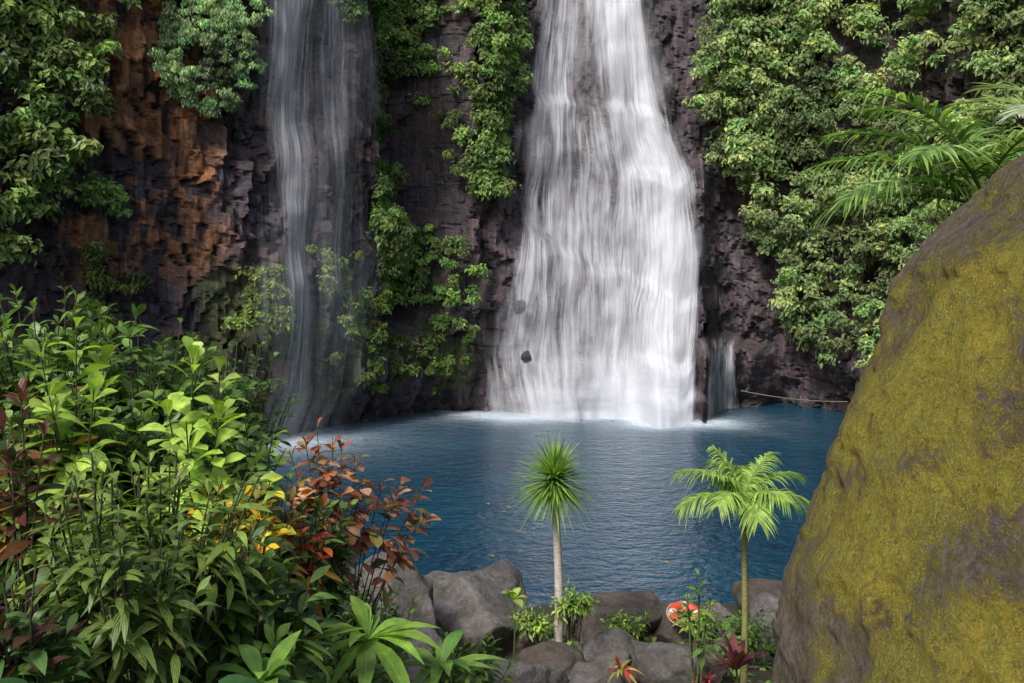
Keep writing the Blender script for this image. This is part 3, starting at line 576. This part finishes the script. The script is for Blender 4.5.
for i in range(20):
    yy_=rng.uniform(11.5,19);xx_=rng.uniform(-.2*yy_,.3*yy_);r0=rng.uniform(.12,.3);rock((xx_,yy_,float(ground(np.array([xx_]),np.array([yy_]))[0])+.05),(r0*1.3,r0,r0*.8),40+i,GR if i%2 else BR,rz=i)
for c,r in [((.35,43.6,4.75),(.26,.3,.42)),((.65,43.5,2.6),(.26,.3,.28))]:
    rock(c,r,int(c[2]*10),(.07,.06,.06))
# ---------------------------------------------------------------- bank plants
n=620;yy=rng.uniform(9.5,18.5,n);xx=rng.uniform(-.28,.36,n)*yy;zz_=ground(xx,yy)+.02
keep=fbm(xx/.8,yy/.8,0*xx,3,500)>.42;xx,yy,zz_=xx[keep],yy[keep],zz_[keep];bb=B()
for x_,y_,z_ in zip(xx,yy,zz_):
    k=rng.integers(8,18);ph=rng.random(k)*6.28;e=rng.uniform(.2,1.3,k);D=np.stack([np.cos(ph)*np.cos(e),np.sin(ph)*np.cos(e),np.sin(e)],-1);s=rng.uniform(.16,.42)
    leaves(bb,np.tile([x_,y_,z_],(k,1)),D,np.array([0,0,1.])+0*D,s,s*rng.uniform(.12,.35),.5,cols(k,MG+[(.22,.36,.07)]),'lance',.2)
bb.build('ground_cover_plants',[M_leaf,M_stem])
rosette('broadleaf_herb',(.02,14.2,2.1),10,.32,.14,YG,el=(.3,1.3))
shrub('small_fern',(.85,14,1.6),blobtips((.85,14,2.15),(.34,.25,.27),30),.13,.035,14,YG+MG,sr=.004)
shrub('small_fern',(.35,14,1.4),blobtips((.3,13.9,1.9),(.35,.25,.22),20),.12,.035,14,MG+YG,sr=.004)
rosette('bromeliad_plant',(1.3,12.0,2.02),22,.3,.055,[(.4,.06,.04),(.5,.35,.08),(.3,.04,.05),(.25,.3,.06),(.5,.4,.15)],el=(.1,1.2),shape='sword')
rosette('bromeliad_plant',(2.35,12.0,1.85),14,.28,.05,[(.35,.08,.09),(.25,.05,.06)],el=(.1,1.2),shape='sword')
rosette('cordyline_plant',(2.65,11.8,2.1),24,.5,.085,[(.13,.035,.05),(.18,.06,.07),(.09,.025,.035)],el=(.3,1.4),shape='lance',droop=.3)
shrub('sapling_tree',(2.2,12,1.2),[(2.25,12,3.15),(2.1,12,2.95),(2.38,12,2.85),(2.15,12.1,2.65),(2.3,11.9,2.45)],.22,.06,12,MG+[(.2,.34,.07)],span=.25,sr=.012,stemcol=(.12,.14,.05))
shrub('low_shrub',(3.2,14,1),blobtips((3.3,14,1.75),(.45,.3,.35),24),.16,.05,12,MG,sr=.004)
shrub('low_shrub',(1.6,14.6,1),blobtips((1.7,14.8,1.55),(.5,.3,.25),26),.14,.045,12,MG+YG,sr=.004)
shrub('low_shrub',(2.7,15,1),blobtips((2.75,15.0,1.5),(.45,.25,.24),30),.14,.045,12,MG+YG,sr=.004)
shrub('low_shrub',(-.4,10.5,1.9),blobtips((-.5,10.5,2.7),(.5,.4,.35),34),.17,.055,13,MG+YG[:1],sr=.005)
shrub('low_shrub',(-1.4,10.5,1.9),blobtips((-1.6,10.3,3.2),(.6,.5,.6),55),.18,.06,14,MG+DG,sr=.006)
# ---------------------------------------------------------------- lifebuoy on the rocks
def plain(name,c1,r=.5):
    m,nt,ns,lk=newmat(name);tc=N(nt,'ShaderNodeTexCoord');nz=noise(nt,tc.outputs['Object'],20.,4)
    col=N(nt,'ShaderNodeAttribute',attribute_name='Col').outputs['Color']
    p=N(nt,'ShaderNodeBsdfPrincipled',i_Roughness=r);lk.new(mixc(nt,mapr(nt,nz,.4,.7,0.,.35),col,mixc(nt,1.,col,(.6,.55,.5),'MULTIPLY')),p.inputs['Base Color'])
    o=N(nt,'ShaderNodeOutputMaterial');lk.new(p.outputs[0],o.inputs[0]);return m
u=np.linspace(0,2*np.pi,65);v=np.linspace(0,2*np.pi,17);UU,VV=np.meshgrid(u,v,indexing='ij')
tx=(.19+.085*np.cos(VV))*np.cos(UU);ty=(.19+.085*np.cos(VV))*np.sin(UU);tz=.085*np.sin(VV)
cc=np.where(((UU*4/(2*np.pi)+.2)%1<.25)[...,None],np.array([.7,.62,.55]),np.array([.65,.075,.03]))
bb=B();bb.add(np.stack([tx,ty,tz],-1).reshape(-1,3),gridF(65,17),cc.reshape(-1,3))
tube(bb,np.stack([.29*np.cos(u),.29*np.sin(u),0*u],-1),.008,(.6,.55,.4),0)
o=bb.build('lifebuoy',[plain('buoy_plastic',0)]);o.location=(2.75,15.9,1.28);o.rotation_euler=(math.radians(22),0,math.radians(10))
bb=B();t=np.linspace(0,1,30);tube(bb,np.stack([9.7+4.6*t,42.4+.2*t,1.25-.5*t-.5*t*(1-t)],-1),.018,(.22,.2,.13),0);bb.build('rope',[plain('rope_fibre',0,.8)])
bb=B();k=7;leaves(bb,np.stack([rng.uniform(-2,6,k),rng.uniform(22,30,k),np.full(k,.02)],-1),np.stack([rng.normal(size=k),rng.normal(size=k),0*np.ones(k)],-1),np.array([0,0,1.]),.16,.09,0.,np.array([.5,.35,.06]));bb.build('floating_leaves',[M_leaf])
# ---------------------------------------------------------------- light, camera
sc=bpy.context.scene
w=bpy.data.worlds.new('World');sc.world=w;w.use_nodes=True;nt=w.node_tree
sk=nt.nodes.new('ShaderNodeTexSky');sk.sky_type='NISHITA';sk.sun_disc=False;sk.sun_elevation=math.radians(48);sk.sun_rotation=math.radians(212);sk.air_density=1.;sk.dust_density=3.
nt.links.new(sk.outputs[0],nt.nodes['Background'].inputs[0]);nt.nodes['Background'].inputs[1].default_value=.15
az=math.radians(212);el=math.radians(48);sd=Vector((math.sin(az)*math.cos(el),math.cos(az)*math.cos(el),math.sin(el)))
l=bpy.data.lights.new('sun','SUN');l.energy=3.6;l.angle=math.radians(14);l.color=(1,.975,.945);lo=bpy.data.objects.new('sun',l);lo.rotation_euler=sd.to_track_quat('Z','Y').to_euler();sc.collection.objects.link(lo)
cam=bpy.data.cameras.new('camera');cam.lens=35.156;cam.sensor_width=36;cam.shift_y=-86.5/1024;cam.clip_end=500;cam.clip_start=.05
co=bpy.data.objects.new('camera',cam);co.location=(0,0,7);co.rotation_euler=(math.radians(90),0,0);sc.collection.objects.link(co);sc.camera=co
sc.view_settings.view_transform='Standard';sc.view_settings.look='None';sc.view_settings.exposure=0
